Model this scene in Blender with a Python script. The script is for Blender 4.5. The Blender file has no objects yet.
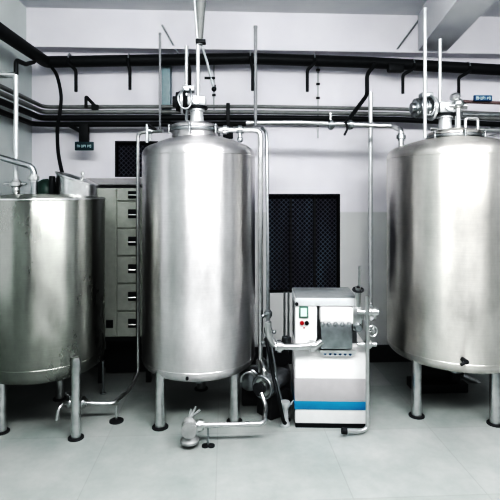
import bpy, bmesh, math, random
from mathutils import Vector, Matrix
random.seed(4)
PI = math.pi
scene = bpy.context.scene
COL = scene.collection

# ------------------------------------------------------------------ camera
F = 480.0; HZ = 193.0; EYE = 2.0; TH = math.radians(3.0)
S, C = math.sin(TH), math.cos(TH)
cam = bpy.data.cameras.new('camera'); co = bpy.data.objects.new('camera', cam); COL.objects.link(co)
co.location = (0, 0, EYE); co.rotation_euler = (PI/2, 0, -TH)
cam.sensor_width = 36; cam.lens = 36*F/500; cam.shift_y = -(250-HZ)/500
cam.clip_start = .05
scene.camera = co

def at(px, py, Y):
    """a measured point of the photograph at world depth Y"""
    xc = (px-250)/F; zc = (HZ-py)/F
    t = Y/(-xc*S+C)
    return Vector((t*(xc*C+S), Y, EYE+zc*t))

# ------------------------------------------------------------------ materials
def nt(name):
    m = bpy.data.materials.new(name); m.use_nodes = True
    n = m.node_tree; b = n.nodes['Principled BSDF']
    return m, n, b
def plain(name, col, rough=.5, metal=0, var=.06, scale=18, spec=.5, bump=0):
    m, n, b = nt(name)
    tc = n.nodes.new('ShaderNodeTexCoord'); no = n.nodes.new('ShaderNodeTexNoise')
    no.inputs['Scale'].default_value = scale; no.inputs['Detail'].default_value = 4
    n.links.new(tc.outputs['Object'], no.inputs['Vector'])
    r = n.nodes.new('ShaderNodeValToRGB')
    r.color_ramp.elements[0].position = .3; r.color_ramp.elements[1].position = .7
    r.color_ramp.elements[0].color = tuple(c*(1-var) for c in col)+(1,)
    r.color_ramp.elements[1].color = tuple(min(1, c*(1+var)) for c in col)+(1,)
    n.links.new(no.outputs['Fac'], r.inputs['Fac']); n.links.new(r.outputs['Color'], b.inputs['Base Color'])
    b.inputs['Roughness'].default_value = rough; b.inputs['Metallic'].default_value = metal
    b.inputs['Specular IOR Level'].default_value = spec
    if bump:
        bp = n.nodes.new('ShaderNodeBump'); bp.inputs['Strength'].default_value = bump; bp.inputs['Distance'].default_value = .01
        n.links.new(no.outputs['Fac'], bp.inputs['Height']); n.links.new(bp.outputs['Normal'], b.inputs['Normal'])
    return m
def tank_steel(name, col, r0, r1, seed=0):
    """worn brushed stainless: horizontal brushing, cloudy patches, faint bump"""
    m, n, b = nt(name)
    N = n.nodes.new; L = n.links.new
    tc = N('ShaderNodeTexCoord'); mp = N('ShaderNodeMapping'); mp.inputs['Location'].default_value = (seed, seed*2, seed)
    mp.inputs['Scale'].default_value = (1.2, 1.2, 34)
    L(tc.outputs['Object'], mp.inputs['Vector'])
    br = N('ShaderNodeTexNoise'); br.inputs['Scale'].default_value = 5; br.inputs['Detail'].default_value = 6
    L(mp.outputs['Vector'], br.inputs['Vector'])
    m2 = N('ShaderNodeMapping'); m2.inputs['Location'].default_value = (seed*3, 1, seed); m2.inputs['Scale'].default_value = (1, 1, .45)
    L(tc.outputs['Object'], m2.inputs['Vector'])
    cl = N('ShaderNodeTexNoise'); cl.inputs['Scale'].default_value = 3.6; cl.inputs['Detail'].default_value = 7; cl.inputs['Roughness'].default_value = .62
    L(m2.outputs['Vector'], cl.inputs['Vector'])
    mr = N('ShaderNodeMapRange'); mr.inputs['From Min'].default_value = .35; mr.inputs['From Max'].default_value = .68
    mr.inputs['To Min'].default_value = r0; mr.inputs['To Max'].default_value = r1
    L(cl.outputs['Fac'], mr.inputs['Value']); L(mr.outputs['Result'], b.inputs['Roughness'])
    rp = N('ShaderNodeValToRGB'); rp.color_ramp.elements[0].position = .3; rp.color_ramp.elements[1].position = .72
    rp.color_ramp.elements[0].color = tuple(c*.74 for c in col)+(1,); rp.color_ramp.elements[1].color = tuple(min(1, c*1.12) for c in col)+(1,)
    ad = N('ShaderNodeMath'); ad.operation = 'MULTIPLY_ADD'; ad.inputs[1].default_value = .14; 
    L(br.outputs['Fac'], ad.inputs[0]); 
    sc = N('ShaderNodeMath'); sc.operation = 'MULTIPLY'; sc.inputs[1].default_value = .88
    L(cl.outputs['Fac'], sc.inputs[0]); L(sc.outputs[0], ad.inputs[2])
    L(ad.outputs[0], rp.inputs['Fac']); L(rp.outputs['Color'], b.inputs['Base Color'])
    bp = N('ShaderNodeBump'); bp.inputs['Strength'].default_value = .03; bp.inputs['Distance'].default_value = .01
    L(cl.outputs['Fac'], bp.inputs['Height']); L(bp.outputs['Normal'], b.inputs['Normal'])
    b.inputs['Metallic'].default_value = 1
    tg = N('ShaderNodeTangent'); tg.direction_type = 'RADIAL'; tg.axis = 'Z'; L(tg.outputs[0], b.inputs['Tangent']); b.inputs['Anisotropic'].default_value = .9; b.inputs['Anisotropic Rotation'].default_value = .25
    return m
def floor_mat():
    m, n, b = nt('floor_slabs'); N = n.nodes.new; L = n.links.new
    tc = N('ShaderNodeTexCoord'); mp = N('ShaderNodeMapping'); mp.inputs['Location'].default_value = (.36, .3, 0)
    L(tc.outputs['Object'], mp.inputs['Vector'])
    bk = N('ShaderNodeTexBrick'); bk.offset = 0; bk.inputs['Scale'].default_value = 1
    bk.inputs['Brick Width'].default_value = .9; bk.inputs['Row Height'].default_value = .9
    bk.inputs['Mortar Size'].default_value = .004; bk.inputs['Mortar Smooth'].default_value = .3
    bk.inputs['Color1'].default_value = (.40, .425, .42, 1); bk.inputs['Color2'].default_value = (.455, .47, .47, 1)
    bk.inputs['Mortar'].default_value = (.37, .385, .385, 1)
    L(mp.outputs['Vector'], bk.inputs['Vector'])
    no = N('ShaderNodeTexNoise'); no.inputs['Scale'].default_value = 2.4; no.inputs['Detail'].default_value = 10; no.inputs['Roughness'].default_value = .65
    L(tc.outputs['Object'], no.inputs['Vector'])
    rp = N('ShaderNodeValToRGB'); rp.color_ramp.elements[0].position = .3; rp.color_ramp.elements[1].position = .7
    rp.color_ramp.elements[0].color = (.78, .82, .81, 1); rp.color_ramp.elements[1].color = (1.08, 1.07, 1.06, 1)
    L(no.outputs['Fac'], rp.inputs['Fac'])
    mx = N('ShaderNodeMix'); mx.data_type = 'RGBA'; mx.blend_type = 'MULTIPLY'; mx.inputs[0].default_value = 1
    L(bk.outputs['Color'], mx.inputs[6]); L(rp.outputs['Color'], mx.inputs[7]); L(mx.outputs[2], b.inputs['Base Color'])
    b.inputs['Roughness'].default_value = .48
    return m
def wall_mat(name, top, low, zsplit, ramp=.01):
    """painted plaster, slightly darker below zsplit"""
    m, n, b = nt(name); N = n.nodes.new; L = n.links.new
    g = N('ShaderNodeNewGeometry'); sx = N('ShaderNodeSeparateXYZ'); L(g.outputs['Position'], sx.inputs[0])
    mr = N('ShaderNodeMapRange'); mr.inputs['From Min'].default_value = zsplit-ramp; mr.inputs['From Max'].default_value = zsplit+ramp
    L(sx.outputs['Z'], mr.inputs['Value'])
    mx = N('ShaderNodeMix'); mx.data_type = 'RGBA'; mx.inputs[6].default_value = low+(1,); mx.inputs[7].default_value = top+(1,)
    L(mr.outputs['Result'], mx.inputs[0])
    no = N('ShaderNodeTexNoise'); no.inputs['Scale'].default_value = 2.2; no.inputs['Detail'].default_value = 8
    L(g.outputs['Position'], no.inputs['Vector'])
    rp = N('ShaderNodeValToRGB'); rp.color_ramp.elements[0].position = .3; rp.color_ramp.elements[1].position = .7
    rp.color_ramp.elements[0].color = (.93, .93, .945, 1); rp.color_ramp.elements[1].color = (1, 1, 1, 1)
    L(no.outputs['Fac'], rp.inputs['Fac'])
    m2 = N('ShaderNodeMix'); m2.data_type = 'RGBA'; m2.blend_type = 'MULTIPLY'; m2.inputs[0].default_value = 1
    L(mx.outputs[2], m2.inputs[6]); L(rp.outputs['Color'], m2.inputs[7]); L(m2.outputs[2], b.inputs['Base Color'])
    b.inputs['Roughness'].default_value = .75; b.inputs['Specular IOR Level'].default_value = .2
    return m
def mesh_mat():
    """dark pane behind woven wire mesh: diamond pattern and bluish vertical streaks"""
    m, n, b = nt('dark_wire_mesh'); N = n.nodes.new; L = n.links.new
    tc = N('ShaderNodeTexCoord')
    out = None
    for s in (1, -1):
        mp = N('ShaderNodeMapping'); mp.inputs['Rotation'].default_value = (0, s*PI/4, 0); L(tc.outputs['Object'], mp.inputs['Vector'])
        w = N('ShaderNodeTexWave'); w.bands_direction = 'X'; w.inputs['Scale'].default_value = 8; L(mp.outputs['Vector'], w.inputs['Vector'])
        p = N('ShaderNodeMath'); p.operation = 'POWER'; p.inputs[1].default_value = 5; L(w.outputs['Fac'], p.inputs[0])
        if out is None: out = p
        else:
            a = N('ShaderNodeMath'); a.operation = 'MAXIMUM'; L(out.outputs[0], a.inputs[0]); L(p.outputs[0], a.inputs[1]); out = a
    mp = N('ShaderNodeMapping'); mp.inputs['Scale'].default_value = (4.5, 1, .7); L(tc.outputs['Object'], mp.inputs['Vector'])
    no = N('ShaderNodeTexNoise'); no.inputs['Scale'].default_value = 1.6; no.inputs['Detail'].default_value = 3; L(mp.outputs['Vector'], no.inputs['Vector'])
    rp = N('ShaderNodeValToRGB'); rp.color_ramp.elements[0].position = .42; rp.color_ramp.elements[1].position = .72
    rp.color_ramp.elements[0].color = (.12, .12, .145, 1); rp.color_ramp.elements[1].color = (.19, .235, .27, 1)
    L(no.outputs['Fac'], rp.inputs['Fac'])
    mx = N('ShaderNodeMix'); mx.data_type = 'RGBA'; mx.inputs[6].default_value = (.014, .017, .028, 1)
    L(out.outputs[0], mx.inputs[0]); L(rp.outputs['Color'], mx.inputs[7]); L(mx.outputs[2], b.inputs['Base Color'])
    b.inputs['Roughness'].default_value = .8; b.inputs['Specular IOR Level'].default_value = .1
    return m

M = {}
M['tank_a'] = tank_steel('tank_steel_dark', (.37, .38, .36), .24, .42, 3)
M['tank_b'] = tank_steel('tank_steel_bright', (.78, .77, .775), .33, .45, 7)
M['tank_c'] = tank_steel('tank_steel_warm', (.78, .765, .735), .33, .43, 12)
M['satin'] = plain('satin_sheet_metal', (.62, .64, .65), .5, .25, .04)
M['satin2'] = plain('dull_cast_metal', (.40, .41, .41), .5, .4, .12)
M['lidgrey'] = plain('grey_top_sheet', (.23, .245, .25), .5, 0, .06)
M['under'] = plain('shade_dark_steel', (.09, .092, .095), .6, .6, .15)  # dark base colour deepens the shade beneath the tanks
M['steel'] = plain('pipe_steel', (.66, .67, .67), .28, 1, .08)
M['steel_dull'] = plain('dull_steel', (.42, .44, .45), .38, 1, .1)
M['steel_white'] = plain('pale_pipe', (.60, .62, .63), .35, .45, .06)
M['grey'] = plain('grey_painted_pipe', (.19, .20, .198), .45, 0, .08)
M['black'] = plain('black_paint', (.016, .020, .023), .5, 0, .2, spec=.35)
M['dark'] = plain('dark_grey_paint', (.045, .048, .052), .6, 0, .2, spec=.25)
M['mid'] = plain('mid_grey_paint', (.22, .23, .24), .5, 0, .1)
M['white'] = plain('white_enamel', (.80, .80, .80), .35, 0, .02)
M['band'] = plain('grey_band_enamel', (.46, .45, .46), .4, 0, .03)
M['blue'] = plain('blue_band', (.025, .235, .38), .35, 0, .03)
M['cab'] = plain('sage_grey_enamel', (.40, .42, .395), .45, 0, .05)
M['sign'] = plain('dark_teal_sign', (.012, .05, .06), .5, 0, .05)
M['signb'] = plain('blue_sign', (.02, .07, .13), .5, 0, .05)
M['ink'] = plain('pale_lettering', (.5, .58, .58), .6, 0, .02)
M['duct'] = plain('blue_grey_duct', (.24, .30, .32), .5, 0, .08)
M['screen'] = plain('pale_screen', (.62, .75, .71), .25, 0, .03)
M['screenf'] = plain('green_grey_bezel', (.10, .17, .14), .4, 0, .05)
M['red'] = plain('red_button', (.30, .01, .02), .35, 0, .03)
M['brown'] = plain('brown_pipe', (.13, .10, .10), .5, 0, .1)
M['green'] = plain('dark_green_cover', (.035, .07, .06), .4, 0, .1)
M['stone'] = plain('grey_ledge_stone', (.36, .36, .37), .6, 0, .08)
M['tilt'] = plain('scuffed_bucket', (.70, .72, .72), .4, 0, .08)
M['mesh'] = mesh_mat()
M['floor'] = floor_mat()
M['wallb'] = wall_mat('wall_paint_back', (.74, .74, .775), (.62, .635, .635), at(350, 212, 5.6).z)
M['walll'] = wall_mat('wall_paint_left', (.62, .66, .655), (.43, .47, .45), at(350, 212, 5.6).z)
M['wallf'] = wall_mat('wall_paint_front', (.12, .125, .13), (.06, .06, .06), 1.2)  # unseen wall, kept dark to deepen the shade under the tanks
M['wallr'] = wall_mat('wall_paint_right', (.22, .23, .23), (.15, .16, .16), 1.2)  # unseen wall, kept dark so the tank edges reflect less
M['ceil'] = wall_mat('ceiling_paint', (.66, .67, .685), (.6, .6, .6), -5)
M['beamp'] = wall_mat('beam_paint', (.66, .66, .69), (.6, .6, .6), -5)
M['beamg'] = wall_mat('beam_paint_grey', (.60, .61, .63), (.6, .6, .6), -5)

# ------------------------------------------------------------------ mesh builder
def frame(d):
    d = d.normalized(); up = Vector((0, 0, 1)) if abs(d.z) < .95 else Vector((0, 1, 0))
    x = d.cross(up).normalized(); y = x.cross(d).normalized()
    return x, y, d
class MB:
    def __init__(s): s.b = bmesh.new()
    def box(s, x0, x1, y0, y1, z0, z1, bev=0, rot=0):
        t = bmesh.new(); bmesh.ops.create_cube(t, size=1)
        for v in t.verts: v.co = Vector((v.co.x*(x1-x0), v.co.y*(y1-y0), v.co.z*(z1-z0)))
        if bev: bmesh.ops.bevel(t, geom=t.edges[:], offset=bev, segments=2, affect='EDGES', profile=.5)
        c = Vector(((x0+x1)/2, (y0+y1)/2, (z0+z1)/2)); R = Matrix.Rotation(rot, 3, 'Z')
        for v in t.verts: v.co = R @ v.co + c
        s._add(t); return s
    def _add(s, t):
        me = bpy.data.meshes.new('tmp'); t.to_mesh(me); t.free(); s.b.from_mesh(me); bpy.data.meshes.remove(me)
    def rings(s, rings, cap=True, closed=False):
        n = len(rings[0]); vs = [[s.b.verts.new(p) for p in r] for r in rings]
        m = len(vs); rng = range(m) if closed else range(m-1)
        for i in rng:
            a, b = vs[i], vs[(i+1) % m]
            for k in range(n):
                s.b.faces.new((a[k], a[(k+1) % n], b[(k+1) % n], b[k]))
        if cap and not closed:
            s.b.faces.new(list(reversed(vs[0]))); s.b.faces.new(vs[-1])
        return s
    def tube(s, pts, r, n=14, elbow=0, seg=6, taper=None):
        P = [Vector(p) for p in pts]
        if elbow:
            Q = [P[0]]
            for i in range(1, len(P)-1):
                a = P[i-1]-P[i]; b = P[i+1]-P[i]; e = min(elbow, a.length*.48, b.length*.48)
                A = P[i]+a.normalized()*e; B = P[i]+b.normalized()*e
                for k in range(seg+1):
                    u = k/seg; Q.append(A*(1-u)**2+P[i]*2*u*(1-u)+B*u*u)
            Q.append(P[-1]); P = Q
        x, y, d = frame(P[1]-P[0]); R = []
        for i, p in enumerate(P):
            if i == 0: t = P[1]-P[0]
            elif i == len(P)-1: t = P[-1]-P[-2]
            else: t = (P[i]-P[i-1]).normalized()+(P[i+1]-P[i]).normalized()
            t.normalize(); x = (x-t*x.dot(t)).normalized(); y = t.cross(x)
            rr = r if taper is None else r+(taper-r)*i/(len(P)-1)
            R.append([p+x*rr*math.cos(2*PI*k/n)+y*rr*math.sin(2*PI*k/n) for k in range(n)])
        return s.rings(R)
    def cyl(s, a, b, r, r2=None, n=20): return s.tube([a, b], r, n, taper=r2)
    def spline(s, pts, r, n=10, seg=8):
        P = [Vector(p) for p in pts]; P = [P[0]*2-P[1]]+P+[P[-1]*2-P[-2]]; Q = []
        for i in range(1, len(P)-2):
            for k in range(seg):
                u = k/seg; a, b, c, d = P[i-1:i+3]
                Q.append(.5*((2*b)+(c-a)*u+(2*a-5*b+4*c-d)*u*u+(3*b-a-3*c+d)*u**3))
        Q.append(P[-2]); return s.tube(Q, r, n)
    def lathe(s, o, prof, n=48, axis=(0, 0, 1), sy=1, phase=0):
        """prof = [(radius, height)] round the axis through o"""
        o = Vector(o); x, y, d = frame(Vector(axis)); R = []
        for r, h in prof:
            r = max(r, 1e-4); R.append([o+d*h+x*r*math.cos(2*PI*k/n+phase)+y*r*sy*math.sin(2*PI*k/n+phase) for k in range(n)])
        return s.rings(R)
    def torus(s, o, R_, r, axis=(0, 0, 1), a0=0, a1=2*PI, n=28, m=10, sy=1):
        o = Vector(o); x, y, d = frame(Vector(axis)); full = abs(a1-a0-2*PI) < 1e-6; rs = []
        N = n if full else n+1
        for i in range(N):
            a = a0+(a1-a0)*i/n; c = x*math.cos(a)+y*math.sin(a)*sy
            rs.append([o+c*R_+(c*math.cos(2*PI*k/m)+d*math.sin(2*PI*k/m))*r for k in range(m)])
        return s.rings(rs, closed=full)
    def sphere(s, o, r, sz=1, n=20):
        k = 10; return s.lathe(o, [(r*math.sin(PI*i/k), -r*sz*math.cos(PI*i/k)) for i in range(k+1)], n)
    def build(s, name, mat, parent=None, smooth=True, label=None):
        bmesh.ops.remove_doubles(s.b, verts=s.b.verts, dist=1e-6)
        bmesh.ops.recalc_face_normals(s.b, faces=s.b.faces)
        W = Vector((0, 0, 0)); p = parent
        while p: W += p.location; p = p.parent
        if parent is None:
            xs = [v.co for v in s.b.verts]
            W = Vector(((min(v.x for v in xs)+max(v.x for v in xs))/2, (min(v.y for v in xs)+max(v.y for v in xs))/2, min(v.z for v in xs)))
        for v in s.b.verts: v.co -= W
        me = bpy.data.meshes.new(name); s.b.to_mesh(me); s.b.free()
        if smooth:
            for f in me.polygons: f.use_smooth = True
            me.set_sharp_from_angle(angle=math.radians(38))
        me.materials.append(M[mat])
        o = bpy.data.objects.new(name, me); COL.objects.link(o)
        if parent: o.parent = parent
        else: o.location = W
        if label: o['label'] = label
        return o
def tag(o, label, cat, group=None, kind=None):
    o['label'] = label; o['category'] = cat
    if group: o['group'] = group
    if kind: o['kind'] = kind
    return o
def thing(name, label, cat, loc, group=None):
    o = bpy.data.objects.new(name, None); COL.objects.link(o); o.location = loc; o.empty_display_size = .1
    return tag(o, label, cat, group)
def struct(name, mb, mat, smooth=False):
    o = mb.build(name, mat, None, smooth); o['kind'] = 'structure'; return o

# ------------------------------------------------------------------ the room
XL, XR, YB, YF = -2.2, 4.6, 5.6, -3.0
ZC = at(200, 11, 5.45).z
struct('floor', MB().box(XL-.2, XR+.2, YF, YB+.6, -.1, 0), 'floor')
struct('ceiling', MB().box(XL-.2, XR+.2, YF, YB+.6, ZC, ZC+.15), 'ceil')
# side walls and the wall behind the camera, with unseen window openings added to band the tank reflections
WZ0, WZ1 = 1.1, 3.8
WINS = [(-1.9, -1.2), (-.55, .0), (.5, 1.3), (1.9, 2.3), (3.0, 3.8)]
WL = [(-2.2, -1.3), (-.2, .55), (1.25, 1.7), (3.0, 3.7)]
WR = [(-2.0, -.9), (.2, .8), (1.5, 2.4), (3.1, 3.5)]
def pierced(name, lo, hi, wins, put, mat):
    mb = MB(); e = [lo]+[v_ for w_ in wins for v_ in w_]+[hi]
    for i in range(0, len(e), 2): put(mb, e[i], e[i+1], 0, ZC)
    for a_, b2_ in wins: put(mb, a_, b2_, 0, WZ0); put(mb, a_, b2_, WZ1, ZC)
    struct(name, mb, mat)
pierced('wall_left', YF, YB, WL, lambda m, a, b, z0, z1: m.box(XL-.2, XL, a, b, z0, z1), 'walll')
pierced('wall_right', YF, YB, WR, lambda m, a, b, z0, z1: m.box(XR, XR+.2, a, b, z0, z1), 'wallr')
pierced('wall_front', XL-.2, XR+.2, WINS, lambda m, a, b, z0, z1: m.box(a, b, YF-.2, YF, z0, z1), 'wallf')
# back wall with two openings
w1a, w1b = at(267, 194, YB), at(340, 292, YB)
w2a, w2b = at(115, 141, YB), at(158, 177, YB)
holes = [(w1a.x, w1b.x, w1b.z, w1a.z), (w2a.x, w2b.x, w2b.z, w2a.z)]
xs = sorted([XL-.2, XR+.2]+[h[0] for h in holes]+[h[1] for h in holes])
mb = MB()
for i in range(len(xs)-1):
    x0, x1 = xs[i], xs[i+1]; hs = [h for h in holes if h[0] <= x0+1e-6 and h[1] >= x1-1e-6]
    if hs: mb.box(x0, x1, YB, YB+.2, 0, hs[0][2]); mb.box(x0, x1, YB, YB+.2, hs[0][3], ZC)
    else: mb.box(x0, x1, YB, YB+.2, 0, ZC)
struct('wall_back', mb, 'wallb')
# deep lintel beam along the top of the back wall, with a small cornice
zb = at(200, 50, 5.45).z
mb = MB().box(XL, XR, 5.45, YB, zb, ZC)
mb.box(XL, XR, 5.42, 5.45, zb+.0, zb+.035)
struct('trim_1', mb, 'beamp')
# ceiling beam running towards the back wall on the right
mb = MB()
tb = zb+.02
def atz(px, py, Z):
    xc = (px-250)/F; t = (Z-EYE)/((HZ-py)/F); return Vector((t*(xc*C+S), t*(-xc*S+C), Z))
a, b_ = at(418, 50, 5.44), at(446, 51, 5.44); c_, d_ = atz(457, 0, tb), atz(496, 0, tb)
def ext(p, q, Y): u = (Y-p.y)/(q.y-p.y); return p+(q-p)*u
poly = [a, b_, ext(b_, d_, 1.5), ext(a, c_, 1.5)]
lo = [mb.b.verts.new((p.x, p.y, tb)) for p in poly]; hi = [mb.b.verts.new((p.x, p.y, ZC)) for p in poly]
mb.b.faces.new(lo); mb.b.faces.new(hi)
for i in range(4): mb.b.faces.new((lo[i], lo[(i+1) % 4], hi[(i+1) % 4], hi[i]))
struct('trim_2', mb, 'beamg')
# windows: frame + dark wire mesh pane
def window(name, h, bars):
    x0, x1, z0, z1 = h
    g = MB().box(x0, x1, YB+.10, YB+.13, z0, z1)
    w = struct(name, g, 'mesh')
    f = MB(); k = .016
    f.box(x0, x0+k, YB+.0, YB+.1, z0, z1); f.box(x1-k, x1, YB+.0, YB+.1, z0, z1)
    f.box(x0+k, x1-k, YB+.0, YB+.1, z0, z0+k); f.box(x0+k, x1-k, YB+.0, YB+.1, z1-k, z1)
    f.build('window_frame', 'black', w, False)
    for u in bars:
        xb = x0+(x1-x0)*u; MB().box(xb-.012, xb+.012, YB+.075, YB+.1, z0+k, z1-k).build('mullion', 'dark', w, False)
window('window_1', holes[0], (.34, .67))
window('window_2', holes[1], (.5,))
# stone ledge under the small window
l0, l1 = at(78, 178, 5.35), at(160, 185, 5.35)
struct('trim_3', MB().box(l0.x, l1.x, 5.35, YB, l1.z, l0.z, .006), 'stone')
struct('baseboard_back', MB().box(XL, XR, YB-.015, YB, 0, .2), 'dark')

# ------------------------------------------------------------------ tanks
def leg(root, x, y, z1, r, mat='steel'):
    l = MB().lathe((x, y, .012), [(r, 0), (r, z1-.012-.03), (r*.8, z1-.012)], 20).build('leg', mat, root)
    m = MB().lathe((x, y, 0), [(r*1.55, 0), (r*1.55, .01), (r*1.2, .014)], 24)
    m.build('foot_plate', 'dark', l, label='dark round foot plate')
    return l
def rounded(R, z, k, up, crown, rn=0, n=8):
    """knuckle from radius R at height z, then a shallow crown to radius rn"""
    s = 1 if up else -1; out = []
    for i in range(n+1):
        a = PI/2*i/n*.86; out.append((R-k+k*math.cos(a), z+s*k*.75*math.sin(a)))
    r0, h0 = out[-1]
    for i in range(1, n+1):
        u = i/n; r = r0+(rn-r0)*u; out.append((r, h0+s*crown*(1-(1-u)**1.7)))
    return out
def drive(root, c, zc, xl, zk_, mat_m):
    """agitator drive: gearbox column on the lid, horizontal motor pointing left"""
    x, y = c
    d = MB().lathe((x, y, zc[0]), [(.085, 0), (.085, .012), (.066, .02), (.058, zk_-zc[0]-.025), (.075, zk_-zc[0]-.02), (.075, zk_-zc[0])], 20).build('agitator_drive', 'steel_white', root)
    MB().lathe((x, y, zk_), [(.10, 0), (.10, .02)], 20).build('coupling', 'black', d)
    g = MB().box(x-.085, x+.085, y-.08, y+.08, zk_+.02, zc[1], .015); g.cyl((x, y-.08, (zk_+.02+zc[1])/2), (x, y-.10, (zk_+.02+zc[1])/2), .038)
    g.build('gearbox', 'steel_white', d)
    zm = (zk_+.02+zc[1])/2
    L_ = x-.09-xl
    p = [(.03, 0), (.05, 0), (.05, .03), (.088, .03), (.088, .05)]
    for i in range(5):
        h = .05+(L_-.10)*(i)/5; p += [(.088, h), (.096, h+.003), (.096, h+(L_-.10)/11), (.088, h+(L_-.10)/10)]
    p += [(.088, L_-.05), (.11, L_-.048), (.11, L_-.02), (.06, L_-.015), (.06, L_)]
    mt = MB().lathe((xl, y, zm), p, 28, (1, 0, 0)); mt.build('motor', mat_m, d)
    MB().lathe((xl+L_-.055, y, zm), [(.02, 0), (.118, 0), (.118, .022), (.02, .022)], 28, (1, 0, 0)).build('motor_flange', 'steel_white', d)
    MB().box(xl+.09, xl+.20, y-.05, y+.05, zm+.088, zm+.145, .008).build('terminal_box', 'steel_dull', d)
    MB().spline([(xl+.11, y-.07, zm+.10), (xl+.06, y-.12, zm+.03), (xl+.08, y-.125, zm-.06), (xl+.13, y-.125, zm-.085), (xl+.17, y-.12, zm-.05), (xl+.18, y-.12, zm+.04), (xl+.16, y-.07, zm+.11)], .010).build('cable_loop', 'steel_dull', d)
    return d

def tall_tank(label, cx, cy, R, z0, z1, zk, zneck, zlid, rn, legs, mat, nx=0):
    t = thing('storage_tank', label, 'tank', (cx, cy, 0), None)
    low = [(.0, z0)]+list(reversed(rounded(R, zk, .13, False, zk-.0975-z0)))[1:]
    ns = 10
    MB().lathe((cx, cy, 0), low[:ns+1]+[(low[ns][0]*.9, low[ns][1]+.01), (0, low[ns][1]+.01)], 64).build('bottom_head', 'under', t, label='dark underside with shade put into its colour')
    prof = [(0, low[ns][1]+.012)]+low[ns:]
    prof += [(R, z1-.02)]+rounded(R, z1, .14, True, zneck-z1-.105, rn*.5)+[(0, zneck+.002)]
    m = MB(); m.lathe((cx, cy, 0), prof, 96); m.build('vessel', mat, t)
    for zz in (zk+.005, z1-.01):
        MB().torus((cx, cy, zz), R-.0025, .005, n=96, m=6).build('weld_seam', mat, t)
    nk = MB().lathe((cx+nx, cy, zneck-.06), [(rn*.93, 0), (rn*.93, zlid-zneck+.0)], 40).build('manway_neck', mat, t)
    h = zlid-.06
    MB().lathe((cx+nx, cy, h), [(rn*.9, 0), (rn*1.04, 0), (rn*1.06, .012), (rn*1.04, .026), (rn*.9, .03)], 40).build('clamp_ring', 'steel_dull', t)
    lid = MB().lathe((cx+nx, cy, h+.03), [(rn*1.03, 0), (rn*1.03, .018), (rn*.85, .04), (.09, .062), (0, .066)], 40).build('manway_lid', mat, t)
    for k in range(6):
        a = 2*PI*k/6+.4; x, y = cx+nx+rn*1.1*math.cos(a), cy+rn*1.1*math.sin(a)
        MB().cyl((x, y, h-.03), (x, y, h+.04), .010, n=10).sphere((x, y, h+.045), .015, n=10).build('wing_bolt', 'steel_dull', t)
    for (dx, dy) in legs: leg(t, cx+dx, cy+dy, zk+.0, .044)
    MB().cyl((cx, cy, z0-.09), (cx, cy, z0+.02), .04).lathe((cx, cy, z0-.10), [(.065, 0), (.065, .02)], 20).build('outlet_nozzle', 'steel_dull', t)
    return t, h+.09

# middle tank
c2 = at(199, 193, 4.5)
t2, top2 = tall_tank('tall stainless steel tank standing in the middle, left of the white blue-striped machine', c2.x, 4.5, .522, .345, 2.345, .50,
    2.535, at(194, 125.5, 4.5).z, .225, [(-.31, -.37), (.325, -.30), (.0, .42)], 'tank_b', -.04)
xm2 = c2.x-.04+.02
d2 = drive(t2, (xm2, 4.5), (top2-.015, at(198, 97, 4.5).z), at(173, 100, 4.5).x, at(198, 109, 4.5).z, 'dark')
MB().cyl((c2.x-.07, 4.5-.49, .475), (c2.x-.07, 4.5-.53, .47), .012).build('drain_plug', 'dark', t2)
# right tank
c3 = at(455, 193, 4.5)
t3, top3 = tall_tank('tall stainless steel tank at the right edge, right of the white blue-striped machine', c3.x, 4.5, .63, .39, 2.345, .56,
    2.535, at(452, 132, 4.5).z, .24, [(-.49, -.28), (.13, -.46), (.1, .48)], 'tank_c')
xm3 = at(445, 100, 4.5).x
d3 = drive(t3, (xm3, 4.5), (top3-.02, at(445, 103, 4.5).z), at(411, 100, 4.5).x, at(445, 116, 4.5).z, 'steel_dull')
k = at(465, 361, 3.86)
MB().cyl((k.x, 3.90, k.z), (k.x, 3.83, k.z), .02).cyl((k.x, 3.84, k.z), (k.x-.05, 3.83, k.z-.02), .012).build('sample_valve', 'dark', t3)
# fittings on the right lid
xf = at(471, 120, 4.45)
MB().tube([(xf.x-.07, 4.42, top3-.06), (xf.x-.07, 4.42, top3+.09), (xf.x+.05, 4.42, top3+.09), (xf.x+.05, 4.42, top3-.06)], .016, elbow=.03).build('lid_handle', 'steel', t3)
v = at(458, 104, 4.42)
g = MB().cyl((v.x, 4.42, top3-.08), (v.x, 4.42, v.z+.02), .028).sphere((v.x, 4.42, v.z), .055).cyl((v.x-.10, 4.42, v.z-.02), (v.x+.08, 4.42, v.z-.02), .03)
g.lathe((v.x-.02, 4.42, v.z+.04), [(.03, 0), (.05, .02), (.05, .04), (.03, .06)], 16, (-.5, -.3, 1))
g.build('relief_valve', 'steel', t3)

# left tank (open-top vat with a hatch)
cx, cy, R = -1.60, 4.35, .517
t1 = thing('mixing_vat', 'short wide steel vat on legs at the left edge, below the wall pipes', 'tank', (cx, cy, 0))
zt = at(60, 198, 3.9).z
MB().lathe((cx, cy, 0), [(0, .44), (R*.6, .445), (R-.07, .472), (R-.07, .49), (0, .49)], 64).build('bottom_head', 'under', t1, label='dark underside with shade put into its colour')
p = [(0, .492), (R-.072, .492), (R-.07, .473), (R-.03, .50), (R-.006, .545), (R, .59), (R, zt-.012), (R-.006, zt), (R-.03, zt+.002), (.25, zt+.03), (0, zt+.035)]
MB().lathe((cx, cy, 0), p, 96).build('vessel', 'tank_a', t1)
MB().torus((cx, cy, zt-.012), R, .007, n=96, m=8).build('rim', 'steel', t1)
MB().torus((cx, cy, .60), R-.003, .005, n=96, m=6).build('weld_seam', 'tank_a', t1)
fa = at(76, 436, 3.985)
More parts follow.
